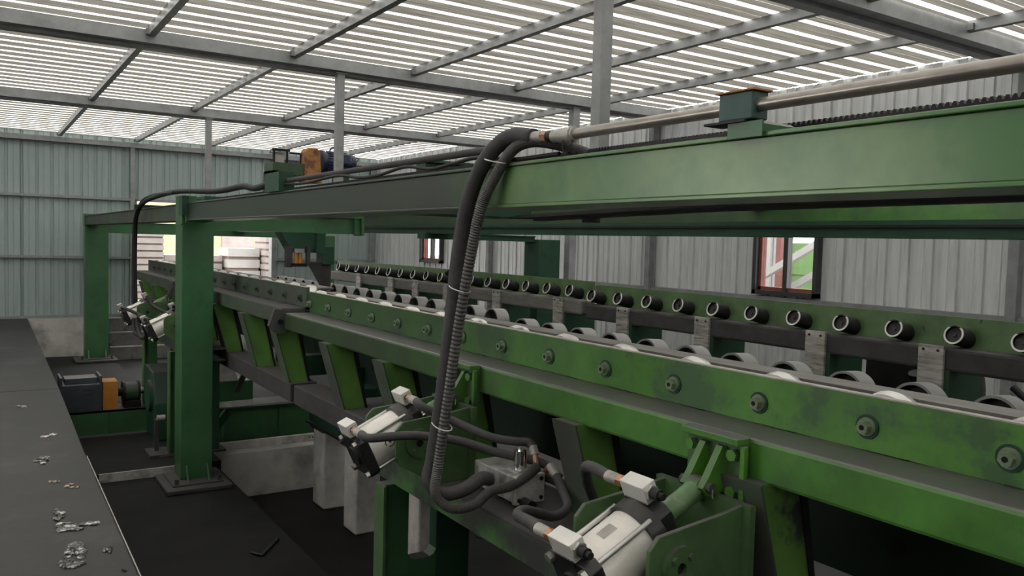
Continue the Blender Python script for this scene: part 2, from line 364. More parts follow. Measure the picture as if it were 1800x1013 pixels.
for z in (1.76, 1.89): MB().cyl((1.67, 8.02, z), (1.67, 8.005, z), .012, n=6).build('bolt', 'green_dark', p1)
B(1.64, 1.86, 8.46, 8.5, 1.72, 1.93).build('end_plate', 'green_dark', p1)
p2 = post(1.65, 2.03, 16.4, 16.7, -.66, False, 'green_post')
B(1.64, 2.05, 16.39, 16.71, 1.7, 1.93).build('post_head', 'green_post', p2)
p3 = B(5.63, 5.95, 8.02, 8.32, -1.24, 1.66).build('post', 'green_dark', ga, bevel=.006)
p4 = B(6.05, 6.27, 16.3, 16.5, -.76, 1.66).build('post', 'green_post', ga, bevel=.006)
for p, x, y, z in ((p3, 5.79, 8.17, -1.24), (p4, 6.16, 16.4, -.76)): B(x - .25, x + .25, y - .25, y + .25, z - .06, z).build('base_plate', 'dusty', p)
def arm(x0, x1, y0, y1, z0, z1, m):
    mb = B(x0, x1, y0 + .02, y1, z0 + .012, z1 - .012); mb.box(x0, x1, y0, y1, z0, z0 + .012); mb.box(x0, x1, y0, y1, z1 - .012, z1)
    return mb.build('cross_arm', m, ga)
a1 = arm(1.92, 3.42, 8.15, 8.33, 1.655, 1.83, 'green_post')
B(3.42, 3.45, 8.13, 8.35, 1.64, 1.845).build('end_plate', 'green_post', a1)
B(3.33, 3.345, 8.13, 8.15, 1.655, 1.83).build('stiffener', 'green_dark', a1)
arm(4.16, 5.64, 8.1, 8.3, 1.63, 1.7, 'green_dark')
arm(2.02, 6.06, 16.42, 16.62, 1.595, 1.8, 'green_post')
arm(1.85, 2.5, 3.62, 4.02, 1.74, 1.85, 'green_dark')
for y in (3.6, 12.3): arm(1.85, 4.35, y, y + .12, 1.87, 2., 'green_dark')
MB().prism([(2.42, 3.75), (2.54, 3.6), (2.05, 1.9), (1.93, .6), (1.86, .6), (1.86, 1.5)], 'z', 1.735, 1.75).build('brace_plate', 'dusty', ga)
MB().prism([(2.5, 3.62), (2.54, 3.6), (2.07, 1.9), (1.95, .6), (1.91, .6), (2.03, 1.9)], 'z', 1.725, 1.735).build('brace_web', 'dusty', ga)
rl = B(4.32, 4.42, -.6, 16.4, 1.79, 1.95).build('rear_rail', 'green', ga)
B(4.22, 4.46, -.6, 16.4, 1.69, 1.785).build('rail_flange', 'green_dark', rl)
B(4.2, 4.222, -.6, 16.4, 1.745, 1.76).build('rail_lip', 'black', rl)
B(2.3, 2.34, 2.86, 2.94, 1.705, 1.735).build('end_stop', 'black', ga)

# columns between gantry and roof
for x, y, z0, lab in ((2.92, 3.6, 2., 'galvanised square roof column rising above the front gantry beam, nearest and widest'),
                      (3.11, 8.02, 1.83, 'galvanised roof column beside the blue motor on top of the gantry'),
                      (2.81, 12.3, 2., 'thin far galvanised roof column above the dark cable run')):
    t = thing('roof_column', lab, 'column', (x, y, z0), 'galvanised columns standing on the gantry')
    B(x - .04, x + .04, y - .04, y + .04, z0 + .008, 3.27).build('tube', 'galv', t, bevel=.006)
    B(x - .07, x + .07, y - .06, y + .06, z0, z0 + .008).build('foot_plate', 'galv', t)
    B(x - .06, x + .06, y - .06, y + .06, 3.265, 3.276).build('cap_plate', 'galv', t)

# ------------------------------------------------------------------ compressed air pipe and its clamps
PX, PZ = 1.66, 1.968
K = 1.66 / 1.56
def up(p, x=1.66): k = x / 1.56; return (x, p[1] * k, 1.6 + (p[2] - 1.6) * k)
ap = thing('air_pipe', 'long rusty steel air pipe clamped above the front gantry beam', 'pipe', (PX, 1.4, 1.897))
MB().cyl((PX, -.6, PZ), (PX, 2.06 * K, PZ), .0175, n=20).build('pipe', 'pipe', ap)
MB().cyl((PX + .02, 2.1 * K, PZ - .005), (PX + .02, 5.5, PZ - .003), .0155, n=16).build('pipe', 'dusty', ap)
def clamp(y0, y1, m, grn):
    c = B(PX - .03, PX + .03, y0, y1, PZ - .037, PZ + .034).build('clamp_block', m, ap, bevel=.004)
    B(PX - .036, PX + .036, y0 - .008, y1 + .008, PZ + .034, PZ + .038).build('cap_strip', 'rust' if m == 'teal' else m, c)
    for y in (y0 + .02, y1 - .02): MB().cyl((PX, y, PZ + .038), (PX, y, PZ + .048), .009, n=6).build('bolt', 'worn', c)
    B(PX - .036, PX + .034, y0 + .02, y1 + .045, PZ - .043, PZ - .037).build('saddle', 'dusty', c)
    MB().prism([(y0 - .03, 1.897), (y1 - .03, 1.897), (y1 - .03, PZ - .043), (y0 - .015, PZ - .043), (y0 - .03, PZ - .052)], 'x', PX - .02, PX + .1).build('bracket', grn, c)
    B(PX - .026, PX - .02, y0 - .03, y1 - .03, 1.885, PZ - .043).build('bracket_tongue', grn, c)
clamp(1.325 * K, 1.43 * K, 'teal', 'green_post')
c2 = B(1.62, 1.72, 5.2, 5.5, 1.897, 2.02).build('clamp_block', 'green_dark', ap)
tee = MB().cyl((PX, 2.1708, PZ), (PX, 2.2559, PZ), .024, n=16)
tee.cyl((PX, 2.1814, PZ), (PX, 2.1921, PZ), .028, n=16); tee.cyl((PX, 2.2453, PZ + .002), (PX, 2.2931, PZ + .002), .021, n=16)
tee = tee.build('tee_fitting', 'worn', ap)
MB().cyl((PX, 2.2931, PZ + .003), (PX, 2.3251, PZ + .005), .02, n=16).build('gasket', 'black', tee)
MB().cyl((PX, 2.3251, PZ + .005), (PX, 2.3570, PZ + .008), .021, n=6).build('nut', 'copper', tee)
MB().cyl((PX, 2.3570, PZ + .008), (PX, 2.4208, PZ + .012), .02, n=16).build('ferrule', 'worn', tee)
MB().sweep([(PX - .02, 2.2133, PZ - .02), (PX - .024, 2.2080, PZ - .05), (PX - .02, 2.1921, PZ - .062), (PX - .015, 2.1761, PZ - .05), (PX - .012, 2.1708, PZ - .02)], .002, 6).build('wire_loop', 'black', tee)

# ------------------------------------------------------------------ roller tables (near side)
def nut(parent, name, x, y, z, r, m):
    mb = MB().cyl((0, 0, 0), (-.01, 0, 0), r * 1.4, r * 1.3, n=20); mb.cyl((-.01, 0, 0), (-.03, 0, 0), r * .95, n=6)
    o = mb.build(name, m, parent, (x, y, z))
    MB().tube((0, 0, 0), (-.004, 0, 0), r * 1.75, r * 1.38, 24).build('seal_ring', 'green_dark', o, (x, y, z))
    MB().cyl((-.03, 0, 0), (-.0315, 0, 0), r * .38, n=12).build('centre_hole', 'void', o, (x, y, z))
    return o
def near_table(y0, y1, dz, ybolt0, nb, stations, legs, lab, fresh):
    g = 'green_new' if fresh else 'green_dusty'; gb = 'green' if fresh else 'green_dusty'
    t = thing('roller_table', lab, 'roller table', (2.18, (y0 + y1) / 2, .3 + dz), 'tilting roller tables')
    B(2.2, 2.226, y0, y1, 1.02 + dz, 1.179 + dz).build('side_plate', g, t)
    B(2.2, 2.227, y0, y1, 1.179 + dz, 1.183 + dz).build('edge_strip', 'worn', t)
    B(2.305, 2.425, y0, y1, 1.165 + dz, 1.178 + dz).build('guard_strip', 'dust_doorlit', t)
    bb = B(2.0, 2.2, y0, y1, .89 + dz, 1.02 + dz).build('box_beam', gb, t, bevel=.012)
    B(2.2, 2.44, y0, y1, .98 + dz, 1.0 + dz).build('floor_plate', 'dusty', t)
    n0 = nut(t, 'axle_nut', 2.2, ybolt0, 1.09 + dz, .021, 'green_leg_nut' if fresh else 'green_dusty')
    r0 = MB().cyl((0, 0, 0), (.035, 0, 0), .1, .108, 28).cyl((.035, 0, 0), (.07, 0, 0), .108, .1, 28).build('roller', 'steel', t, (2.232, ybolt0 - .03, 1.088 + dz))
    for k in range(1, nb):
        y = ybolt0 + .4 * k
        L = (2.2, y, 1.09 + dz); ni = inst(n0, L)
        for c_ in list(n0.children): reg(c_.copy(), ni, L)
        inst(r0, (2.232, y - .03, 1.088 + dz))
    for i, y in enumerate(legs):
        L = MB().prism([(1.955, .9 + dz), (2.125, .9 + dz), (2.235, .45), (2.09, .45)], 'y', y, y + .14).build('leg', 'green_leg' if fresh or i % 2 == 0 else 'green_leg', t)
        MB().prism([(1.947, .9 + dz), (1.955, .9 + dz), (2.09, .45), (2.08, .45)], 'y', y - .008, y + .148).build('leg_flange', 'green_dusty', L)
        MB().prism([(2.125, .9 + dz), (2.16, .9 + dz), (2.25, .45), (2.235, .45)], 'y', y - .008, y + .1).build('rubber_strip', 'black', L)
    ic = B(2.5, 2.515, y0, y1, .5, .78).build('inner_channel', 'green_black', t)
    B(2.46, 2.5, y0, y1, .765, .78).build('channel_flange', 'dusty', ic)
    for k in range(5):
        yh = y0 + .59 + k * 1.4; MB().cyl((2.4995, yh, .65), (2.498, yh, .65), .035, n=20).build('hole', 'void', ic)
    lb = B(2.08, 2.3, y0, y1, .3, .45).build('lower_beam', 'dusty', t, bevel=.01)
    B(2.3, 2.9, y0 + .2, y1 - .2, .32, .34).build('lower_deck', 'black', t)
    for y in (y0 + .3, (y0 + y1) / 2, y1 - .4): B(2.3, 4.1, y, y + .14, .45, .62).build('cross_beam', 'green_dark', t)
    for yc in stations:
        c = B(1.975, 2.0, yc - .12, yc + .12, .82 + dz, 1.0 + dz).build('clevis_plate', 'green_dull' if fresh else g, t, bevel=.003)
        B(1.94, 2.0, yc - .12, yc + .12, 1.0 + dz, 1.022 + dz).build('top_plate', gb, c, bevel=.003)
        B(1.957, 1.975, yc - .134, yc - .116, .82 + dz, 1.0 + dz).build('end_rib', g, c, bevel=.002)
        for s in (-1, 1):
            MB().prism([(1.975, .985 + dz), (1.975, .84 + dz), (1.9, .83), (1.872, .86), (1.895, .89), (1.955, .985 + dz)], 'y', yc + s * .036 - .013, yc + s * .036 + .013).build('lug', g, c)
            for z in (.85, .965):
                MB().cyl((1.975, yc + s * .085, z + dz), (1.948, yc + s * .088, z + dz), .0195, n=6).build('hex_bolt', g, c)
        pn = MB().cyl((1.9, yc - .065, .862), (1.9, yc + .065, .862), .017, n=16).build('pin', 'green_dusty', c)
        MB().cyl((1.9, yc - .062, .862), (1.9, yc - .066, .83), .003, n=6).build('split_pin', 'steel', pn)
    return t
M['green_leg_nut'] = mat('painted_nut', (.16, .21, .13), .4, scale=20, var=.25)
near_table(-.5, 6.24, 0, -.18, 17, (1.8, 3.42), (.7, 1.6, 2.5, 3.5, 4.3, 5.2), 'near roller table section, bright green side plate with axle nuts', True)
ft = near_table(6.32, 13.4, .03, 6.45, 17, (8.72, 10.3), (6.35, 7.25, 8.3, 9.3, 10.6, 11.6, 12.5), 'far roller table section behind the near post, dull dusty green side plate', False)
hx = MB().prism([(1.885, .92), (1.94, .86), (2.03, .86), (2.09, .92), (2.06, 1.03), (1.93, 1.05)], 'y', 6.25, 6.3).build('pivot_plate', 'green_dusty', ft)
MB().cyl((1.97, 6.25, .95), (1.97, 6.235, .95), .02, n=12).build('pivot_bolt', 'black', hx)

mbm = thing('main_girder', 'dark longitudinal girder on the concrete piers under the near table', 'girder', (3.17, 4, -.42))
B(3.08, 3.3, -.5, 8.7, -.4, .42).build('web', 'green_dark', mbm); B(3.04, 3.34, -.5, 8.7, .42, .44).build('top_flange', 'black', mbm); B(3.04, 3.34, -.5, 8.7, -.42, -.4).build('bottom_flange', 'black', mbm)
# wheel tracks in the middle
def wheel_track(y0, y1, ys, dz, lab):
    t = thing('wheel_track', lab, 'wheel track', (4.1, (y0 + y1) / 2, .45), 'wheel tracks between the tables')
    B(4.16, 4.3, y0, y1, .6 + dz, .76 + dz).build('track_beam', 'green_dark', t)
    y = y0 + .4
    while y < y1 - .2: B(4.14, 4.32, y, y + .12, -1.3 if y < 9.3 else -.82, .6 + dz).build('stand', 'green_dark', t); y += 1.6
    w0 = None
    for y in ys:
        if w0 is None:
            w0 = MB().tube((0, 0, 0), (.13, 0, -.008), .125, .111, 32).build('wheel', 'wheel', t, (4.0, y, .825 + dz))
            h0 = MB().cyl((.05, 0, -.003), (.06, 0, -.004), .111, n=24).cyl((.02, 0, -.001), (.2, 0, -.012), .03, n=12).build('hub', 'black', w0, (4.0, y, .825 + dz))
        else:
            wi = inst(w0, (4.0, y, .825 + dz)); hi = h0.copy(); reg(hi, wi, (4.0, y, .825 + dz))
    return t
wheel_track(-.5, 6.3, [-.06 + .4 * k for k in range(16)], 0, 'nearer row of hollow steel wheels between the two roller tables')
wheel_track(6.35, 13.4, [6.34 + .1 + .4 * k for k in range(17)], .05, 'farther row of hollow steel wheels running towards the doorway')

# ------------------------------------------------------------------ roller tables (far side)
def far_table(y0, y1, ys, brs, dz, lab, worn):
    t = thing('roller_table', lab, 'roller table', (5.3, (y0 + y1) / 2, -.8), 'tilting roller tables')
    B(5.25, 5.275, y0, y1, .98 + dz, 1.21 + dz).build('side_plate', 'green_side', t)
    bb = B(5.11, 5.25, y0, y1, .87 + dz, 1.02 + dz).build('box_beam', 'dusty' if worn else 'dust_doorlit', t, bevel=.02)  # farther half: pale base colour stands in for light from the doorway
    s0 = None
    for y in ys:
        if s0 is None:
            s0 = MB().tube((0, 0, 0), (.19, 0, -.042), .06, .05, 24).build('roller_tube', 'rubber_dk', t, (5.1, y, 1.11 + dz))
            e0 = MB().tube((-.004, 0, .0013), (.004, 0, -.0013), .061, .051, 24).build('end_ring', 'worn_light', s0, (5.1, y, 1.11 + dz))
            b0 = MB().cyl((.018, 0, -.006), (.03, 0, -.01), .05, n=20).cyl((.004, 0, -.0013), (.03, 0, -.01), .012, n=12).build('bearing', 'dusty', s0, (5.1, y, 1.11 + dz))
        else:
            L = (5.1, y, 1.11 + dz); si = inst(s0, L); reg(e0.copy(), si, L); reg(b0.copy(), si, L)
    for y in brs:
        L = B(5.11, 5.5, y - .11, y - .03, -1.1 if y < 9.3 else -.8, .88 + dz).build('leg', 'green_dark', t)
        B(5.085, 5.11, y - .08, y + .085, .35, 1.03 + dz).build('wear_plate', 'wear', L, bevel=.003)
        for s in (-.045, .05):
            MB().cyl((5.085, y + s, 1.0 + dz), (5.08, y + s, 1.0 + dz), .009, n=10).build('screw', 'black', L)
    B(5.15, 5.4, y0, y1, .0, .14).build('lower_beam', 'green_dark', t)
    return t
M['green_side'] = mat('soot_flecked_green', (.075, .135, .05), .55, scale=6, var=.25, col2=(.015, .018, .014), c2=(.64, .7), c2s=9, dust=.4)
M['worn_light'] = mat('polished_ring', (.6, .59, .56), .35, .4, scale=9, var=.1)
M['wear'] = mat('scraped_wear_plate', (.3, .28, .26), .5, .2, scale=3, var=.55, stretch=(2, 2, 14), col2=(.07, .16, .05), c2=(.6, .66), c2s=2)
far_table(-.5, 6.43, [-.06 + .4 * k for k in range(17)], (.9, 1.9, 2.87, 3.73, 4.84, 5.85), 0, 'roller table along the side wall, nearer half with hollow tubes and sooty-flecked plate', True)
far_table(6.5, 13.5, [6.7 + .4 * k for k in range(17)], (6.87, 8.08, 9.3, 10.2, 11.0, 12.2), .03, 'roller table along the side wall, farther half with box beam toned pale as door-lit', False)

# ------------------------------------------------------------------ cylinder support frames
def support(ya, yb, zf, lab):
    t = thing('support_frame', lab, 'support frame', (1.9, (ya + yb) / 2, zf), 'cylinder support frames')
    for yp in ((yb + .28, ya - .42) if ya < 5 else (yb + .28, ya + .32)):
        p = B(1.7, 1.84, yp, yp + .08, zf, .38).build('portal_leg', 'green_post', t, bevel=.004)
        B(2.0, 2.2, yp, yp + .08, zf, .38).build('portal_leg', 'green_dark', t, bevel=.004)
        B(1.84, 2.0, yp, yp + .08, -.2, -.03).build('portal_bar', 'green_post', t)
        B(1.685, 1.7, yp - .03, yp + .08, zf, .38).build('flange', 'green_dull', p)
        for cx, sx in ((1.84, 1), (2.0, -1)):
            MB().prism([(cx, -.03), (cx + sx * .035, -.03), (cx + sx * .012, -.018), (cx, .005)], 'y', yp, yp + .08).build('fillet', 'green_post', p)
        B(1.6, 2.26, yp - .06, yp + .24, zf, zf + .02).build('foot_plate', 'dusty', p)
    B(1.76, 2.06, ya - .5, yb + .5, .488, .5).build('shelf', 'dusty', t)
    B(1.76, 1.775, ya - .5, yb + .5, .375, .488).build('shelf_face', 'green_shelf', t)
    B(1.775, 2.06, ya - .5, yb + .5, .375, .387).build('shelf_flange', 'green_dark', t)
    MB().prism([(1.9, -.9), (1.98, -.9), (2.4, -.4), (2.34, -.34)], 'y', ya + .6, ya + .68).build('brace', 'green_dark', t)
    for yc in (ya, yb):
        for s in (-1, 1):
            y = yc + s * .165
            pl = MB().prism([(1.57, .6), (1.545, .64), (1.545, .765), (1.58, .8), (1.83, .825), (1.93, .84), (1.93, .5), (1.76, .5)], 'y', y - .008, y + .008).build('trunnion_plate', 'green_dull', t, bevel=.003)
            y2 = y + s * .008
            MB().tube((1.655, y2, .70), (1.655, y2 + s * .016, .70), .064, .018, 28).build('bearing_flange', 'green_dull', pl)
            MB().cyl((1.655, y2, .70), (1.655, y2 + s * .004, .70), .019, n=16).build('bore', 'black', pl)
            for k in range(4):
                q = PI / 4 + k * PI / 2; bx, bz = 1.655 + .044 * math.cos(q), .70 + .044 * math.sin(q)
                MB().cyl((bx, y2 + s * .016, bz), (bx, y2 + s * .027, bz), .011, n=6).build('hex_bolt', 'green_dull', pl)
        B(1.915, 1.94, yc - .2, yc + .2, .5, .84).build('back_plate', 'green_dull', t)
    return t
support(1.8, 3.42, -1.3, 'green support frame in the pit carrying the two nearest cylinders')
support(8.72, 10.3, -.72, 'green support frame behind the near gantry post carrying the far cylinders')

# ------------------------------------------------------------------ pneumatic cylinders
U = Vector((.905, 0, .425)).normalized(); V = Vector((-U.z, 0, U.x)); YA = Vector((0, 1, 0))
def cylinder(yc, side, lab, mark, blk='alu_block'):
    R0 = Vector((1.43, yc, .628))
    t = thing('pneumatic_cylinder', lab, 'cylinder', tuple(R0 - Vector((0, 0, .12))), 'aluminium pneumatic cylinders')
    A = lambda s, y=0, v=0: R0 + U * s + YA * y + V * v
    MB().cyl(A(.05), A(.235), .098, n=40).build('barrel', 'alu', t)
    h = .092; c = .022
    def cap(s0, s1, hh, m, nm):
        pts = [(-hh, -hh + c), (-hh, hh - c), (-hh + c, hh), (hh - c, hh), (hh, hh - c), (hh, -hh + c), (hh - c, -hh), (-hh + c, -hh)]
        mb = MB(); v = [A(s0, a, b) for a, b in pts] + [A(s1, a, b) for a, b in pts]; n = 8
        mb.add(v, [tuple(range(n)), tuple(range(2 * n - 1, n - 1, -1))] + [(i, n + i, n + (i + 1) % n, (i + 1) % n) for i in range(n)])
        return mb.build(nm, m, t, bevel=.004)
    rc = cap(0, .05, .098, 'anod', 'rear_cap')
    MB().cyl(A(.235), A(.285), .112, n=40).build('trunnion_ring', 'anod', t)
    fc = cap(.285, .335, .09, 'anod', 'front_cap')
    for a in (-1, 1):
        MB().cyl(A(.26, a * .11), A(.26, a * .158), .03, n=20).build('trunnion_pin', 'steel', t)
        for b in (-1, 1):
            MB().cyl(A(-.008, a * .078, b * .078), A(.26, a * .078, b * .078), .0085, n=12).build('tie_rod', 'steel', t)
            MB().cyl(A(-.016, a * .078, b * .078), A(0, a * .078, b * .078), .016, n=6).build('tie_nut', 'steel', rc)
    MB().cyl(A(0), A(-.012), .05, n=24).build('rear_boss', 'anod', rc)
    for s, par in ((.022, rc), (.312, fc)):
        b = MB().obox(A(s, 0, .135), U, YA, V, .026, .052, .03).build('port_block', blk, t, bevel=.003)
        MB().obox(A(s, 0, .1), U, YA, V, .03, .045, .012).build('port_seat', 'anod', b)
        MB().cyl(A(s, -side * .052, .135), A(s, -side * .062, .135), .024, n=6).build('plug_washer', 'steel', b)
        pg = MB().cyl(A(s, -side * .062, .135), A(s, -side * .09, .135), .017, n=12); pg.cyl(A(s, -side * .09, .135), A(s, -side * .105, .135), .011, n=8); pg.build('silencer_plug', 'rubber_dk', b)
        MB().cyl(A(s, side * .052, .135), A(s, side * .068, .135), .016, n=12).build('collar', 'black', b)
        MB().cyl(A(s, side * .068, .135), A(s, side * .092, .135), .02, n=6).build('union_nut', 'copper', b)
        MB().cyl(A(s, side * .092, .135), A(s, side * .145, .135), .0185, n=16).build('ferrule', 'worn', b)
    e = A(0); L = (Vector((1.9, yc, .862)) - R0).length
    MB().cyl(A(.335), A(.375), .024, n=16).build('rod', 'chrome', t)
    MB().cyl(A(.375), A(L - .02), .034, n=20).build('rod_end', 'green_rod', t)
    MB().cyl(A(L, -.022), A(L, .022), .036, n=20).build('rod_eye', 'green', t)
    if mark:    # small printed eye mark on the barrel
        def on(q, s, r=.0985): return R0 + U * s + (YA * -math.cos(q) + V * math.sin(q)) * r
        mb = MB(); q0, s0 = .14, .14; N = 18
        for i in range(N):
            if i in (10, 11): continue
            a0, a1 = 2 * PI * i / N, 2 * PI * (i + 1) / N
            mb.add([on(q0 + .23 * math.sin(a) * k, s0 + .025 * math.cos(a) * k) for a, k in ((a0, 1), (a1, 1), (a1, .78), (a0, .78))], [(0, 1, 2, 3)])
            mb.add([on(q0 + .06 * math.sin(a) * k, s0 + .007 * math.cos(a) * k, .0986) for a, k in ((a0, 1), (a1, 1), (a1, 0))], [(0, 1, 2)])
        mb.build('printed_mark', 'ink', t)
    else:
        mb = MB(); f = lambda q, s: R0 + U * s + (YA * -math.cos(q) + V * math.sin(q)) * .0985
        for k in range(4): mb.add([f(1.25 + .09 * k, .12), f(1.25 + .09 * k, .175), f(1.34 + .09 * k, .175), f(1.34 + .09 * k, .12)], [(0, 1, 2, 3)])
        mb.build('rating_plate', 'worn', t)
    port = lambda s: A(s, side * .145, .135)
    return port(.022), port(.312)
M['alu_block'] = mat('machined_aluminium', (.72, .7, .66), .4, .3, scale=9, var=.06)
q1r, q1f = cylinder(1.8, 1, 'nearest aluminium cylinder at the bottom of the picture', False)
q2r, q2f = cylinder(3.42, -1, 'second aluminium cylinder, with a small round printed mark on its barrel', True)
q3r, q3f = cylinder(8.72, 1, 'aluminium cylinder half hidden by the near green post', False, 'worn')
q4r, q4f = cylinder(10.3, -1, 'farthest aluminium cylinder in front of the concrete steps', False, 'worn')

# ------------------------------------------------------------------ valve block on the shelf
vb = thing('valve_block', 'grey aluminium valve block with chrome solenoid on the dusty shelf', 'valve', (1.93, 2.93, .5))
M['valve'] = mat('oily_aluminium', (.42, .41, .39), .45, .3, scale=14, var=.35, col2=(.17, .165, .16), c2=(.52, .66), c2s=10)
b = B(1.86, 2.0, 2.78, 3.1, .525, .635).build('body', 'valve', vb, bevel=.006)
B(1.855, 2.005, 2.76, 2.785, .52, .64).build('end_plate', 'valve', vb, bevel=.004)
for x in (1.875, 1.985):
    for z in (.54, .62): MB().cyl((x, 2.76, z), (x, 2.755, z), .009, n=10).build('screw', 'black', b)
MB().cyl((1.93, 2.95, .5), (1.93, 2.95, .525), .05, n=16).build('foot', 'black', vb)
s = MB().cyl((1.945, 2.86, .637), (1.945, 2.86, .72), .027, n=24).build('solenoid', 'chrome', vb)
MB().cyl((1.945, 2.86, .72), (1.945, 2.86, .735), .012, n=6).build('solenoid_nut', 'steel', s)
B(1.91, 1.98, 2.82, 2.9, .635, .643).build('solenoid_seat', 'steel', s)
MB().cyl((2.0, 2.86, .6), (2.05, 2.86, .6), .02, n=12).cyl((2.0, 2.95, .57), (2.06, 2.95, .57), .02, n=12).build('side_fitting', 'black', vb)
for pth in ([(2.03, 2.875, .69), (2.026, 2.86, .655), (2.02, 2.85, .6)], [(2.035, 2.76, .66), (2.03, 2.78, .65), (2.03, 2.8, .62), (2.02, 2.82, .58)]):
    MB().sweep(pth, .0125, 10).build('copper_elbow', 'copper', vb)
B(1.99, 2.05, 2.82, 2.88, .55, .61).build('elbow_body', 'black', vb)
MB().cyl((2.03, 2.875, .688), (2.03, 2.895, .722), .019, n=14).build('ferrule', 'worn', vb)
MB().cyl((2.035, 2.765, .664), (2.02, 2.70, .638), .019, n=14).build('ferrule', 'worn', vb)
MB().cyl((1.9, 2.78, .53), (1.9, 2.7, .53), .022, n=12).build('drain_plug', 'black', vb)

# ------------------------------------------------------------------ hoses
def hose(name, lab, pts, r, m, group='black rubber air hoses', rib=0, sub=8, cat='hose', fer=None):
    o = MB().sweep(pts, r, 12 if r > .006 else 8, sub, rib).build(name, m); tag(o, lab, cat, group)
    return o
big = [up((0, 2.27, 1.958)), up((0, 2.38, 1.972), 1.65), up((0, 2.48, 1.955), 1.635), up((0, 2.6, 1.88), 1.61), up((0, 2.7, 1.74), 1.605), up((0, 2.76, 1.54), 1.6), up((0, 2.8, 1.3), 1.59), up((0, 2.86, 1.0), 1.58), up((0, 2.93, .72), 1.57), (1.56, 2.96, .62), (1.6, 2.93, .565), (1.69, 2.9, .575), (1.79, 2.93, .6), (1.86, 2.96, .58)]
hose('air_hose', 'thick black hose hanging from the air pipe down to the valve block', big, .03, 'rubber')
cond = [(1.75, 2.22, 1.912), (1.7, 2.3, 1.945), (1.66, 2.42, 1.965), (1.64, 2.52, 1.94), (1.62, 2.6, 1.85), (1.6, 2.66, 1.74), (1.595, 2.72, 1.56), (1.588, 2.79, 1.28), (1.58, 2.85, .98), (1.57, 2.9, .7), (1.56, 2.9, .58), (1.6, 2.84, .53), (1.68, 2.8, .54), (1.76, 2.8, .585), (1.84, 2.78, .6), (1.9, 2.75, .64), (1.955, 2.745, .68)]
hose('conduit', 'thinner ribbed grey conduit tied along the hanging hose', cond, .019, 'conduit', None, rib=.16, sub=36)
for c_, nm in (((1.62, 2.6, 1.905), 'upper'), ((1.592, 2.8, 1.42), 'middle'), ((1.576, 2.89, .86), 'lower')):
    a = Vector(c_); mb = MB(); N = 20
    ring = [a + Vector((.034 * math.cos(2 * PI * i / N), .058 * math.sin(2 * PI * i / N), .012 * math.sin(2 * PI * i / N))) for i in range(N)]
    mb.sweep([tuple(p) for p in ring] + [tuple(ring[0])], .0025, 6, 2)
    tag(mb.build('cable_tie', 'tie'), 'thin white cable tie around the hanging hose, %s one' % nm, 'cable tie', 'cable ties on the hanging hose')
hose('air_hose', 'black hose from the front port of the marked cylinder to the copper elbow', [tuple(q2f), tuple(q2f + Vector((0, -.06, -.015))), (1.785, 3.15, .801), (1.885, 3.02, .752), (1.97, 2.95, .737), (2.02, 2.915, .735), (2.03, 2.893, .718)], .019, 'rubber')
hose('air_hose', 'black hose from the rear port of the marked cylinder running under its neighbour', [tuple(q2r), tuple(q2r + Vector((.01, -.08, .0))), (1.58, 3.16, .76), (1.759, 3.08, .735), (1.9, 2.97, .69), (2.06, 2.86, .65), (2.1, 2.78, .6)], .019, 'rubber')
hose('air_hose', 'black hose looping forward to the rear port of the nearest cylinder', [(2.019, 2.7, .638), (2.012, 2.64, .59), (1.975, 2.56, .555), (1.867, 2.5, .553), (1.75, 2.45, .6), (1.637, 2.38, .648), (1.545, 2.28, .676), (1.465, 2.12, .722), (1.41, 2.0, .755), tuple(q1r)], .019, 'rubber')
hose('air_hose', 'black hose curling behind the bracket to the front port of the nearest cylinder', [(2.05, 2.86, .6), (2.1, 2.6, .58), (2.06, 2.42, .57), (1.95, 2.3, .6), (1.857, 2.25, .688), (1.766, 2.18, .781), (1.69, 2.1, .86), (1.655, 2.03, .89), tuple(q1f)], .019, 'rubber')
hose('air_hose', 'dark cable bundle drooping at the far left end of the gantry', [(1.67, 5.5, 1.965), (1.67, 5.9, 1.945), (1.66, 6.2, 1.97), (1.66, 7.0, 1.965), (1.62, 8.3, 2.01), (1.56, 9.2, 1.98), (1.56, 9.9, 1.93), (1.57, 10.35, 1.8), (1.58, 10.5, 1.6), (1.58, 10.52, 1.2), (1.57, 10.4, .8), (1.55, 10.2, .6), (1.52, 9.7, .47), (1.5, 9.2, .55), tuple(q3r + Vector((0, .1, 0))), tuple(q3r)], .024, 'rubber_dk')
hose('air_hose', 'thinner black cable hanging beside the drooping bundle at far left', [(1.6, 8.4, 2.), (1.56, 9.2, 2.0), (1.55, 9.8, 1.96), (1.55, 10.25, 1.82), (1.55, 10.4, 1.6), (1.545, 10.4, 1.1), (1.53, 10.3, .7), (1.5, 10.0, .5), (1.55, 9.7, .45)], .018, 'rubber_dk')
hose('air_hose', 'thin black hose to the front port of the farthest cylinder', [tuple(q4f), (1.7, 10.0, .78), (1.8, 9.6, .72), (1.95, 9.4, .68)], .018, 'rubber_dk')
hose('air_hose', 'thin black hose to the rear port of the farthest cylinder', [tuple(q4r), (1.45, 9.9, .74), (1.7, 9.5, .62), (1.95, 9.3, .58)], .018, 'rubber_dk')
hose('air_hose', 'short black hose behind the near post on the half hidden cylinder', [tuple(q3f), (1.7, 9.1, .8), (1.82, 9.3, .7), (1.95, 9.3, .62)], .018, 'rubber_dk')
hose('cable', 'thin black cable sagging in loops under the dark air pipe', [(1.69, 2.3, 1.915), (1.66, 2.55, 1.91), (1.66, 2.8, 1.935), (1.66, 3.0, 1.925), (1.66, 3.2, 1.915), (1.66, 3.45, 1.94), (1.66, 3.75, 1.918), (1.66, 4.0, 1.92), (1.66, 4.3, 1.945), (1.66, 4.8, 1.93), (1.66, 5.2, 1.94)], .008, 'rubber_dk', None, cat='cable')
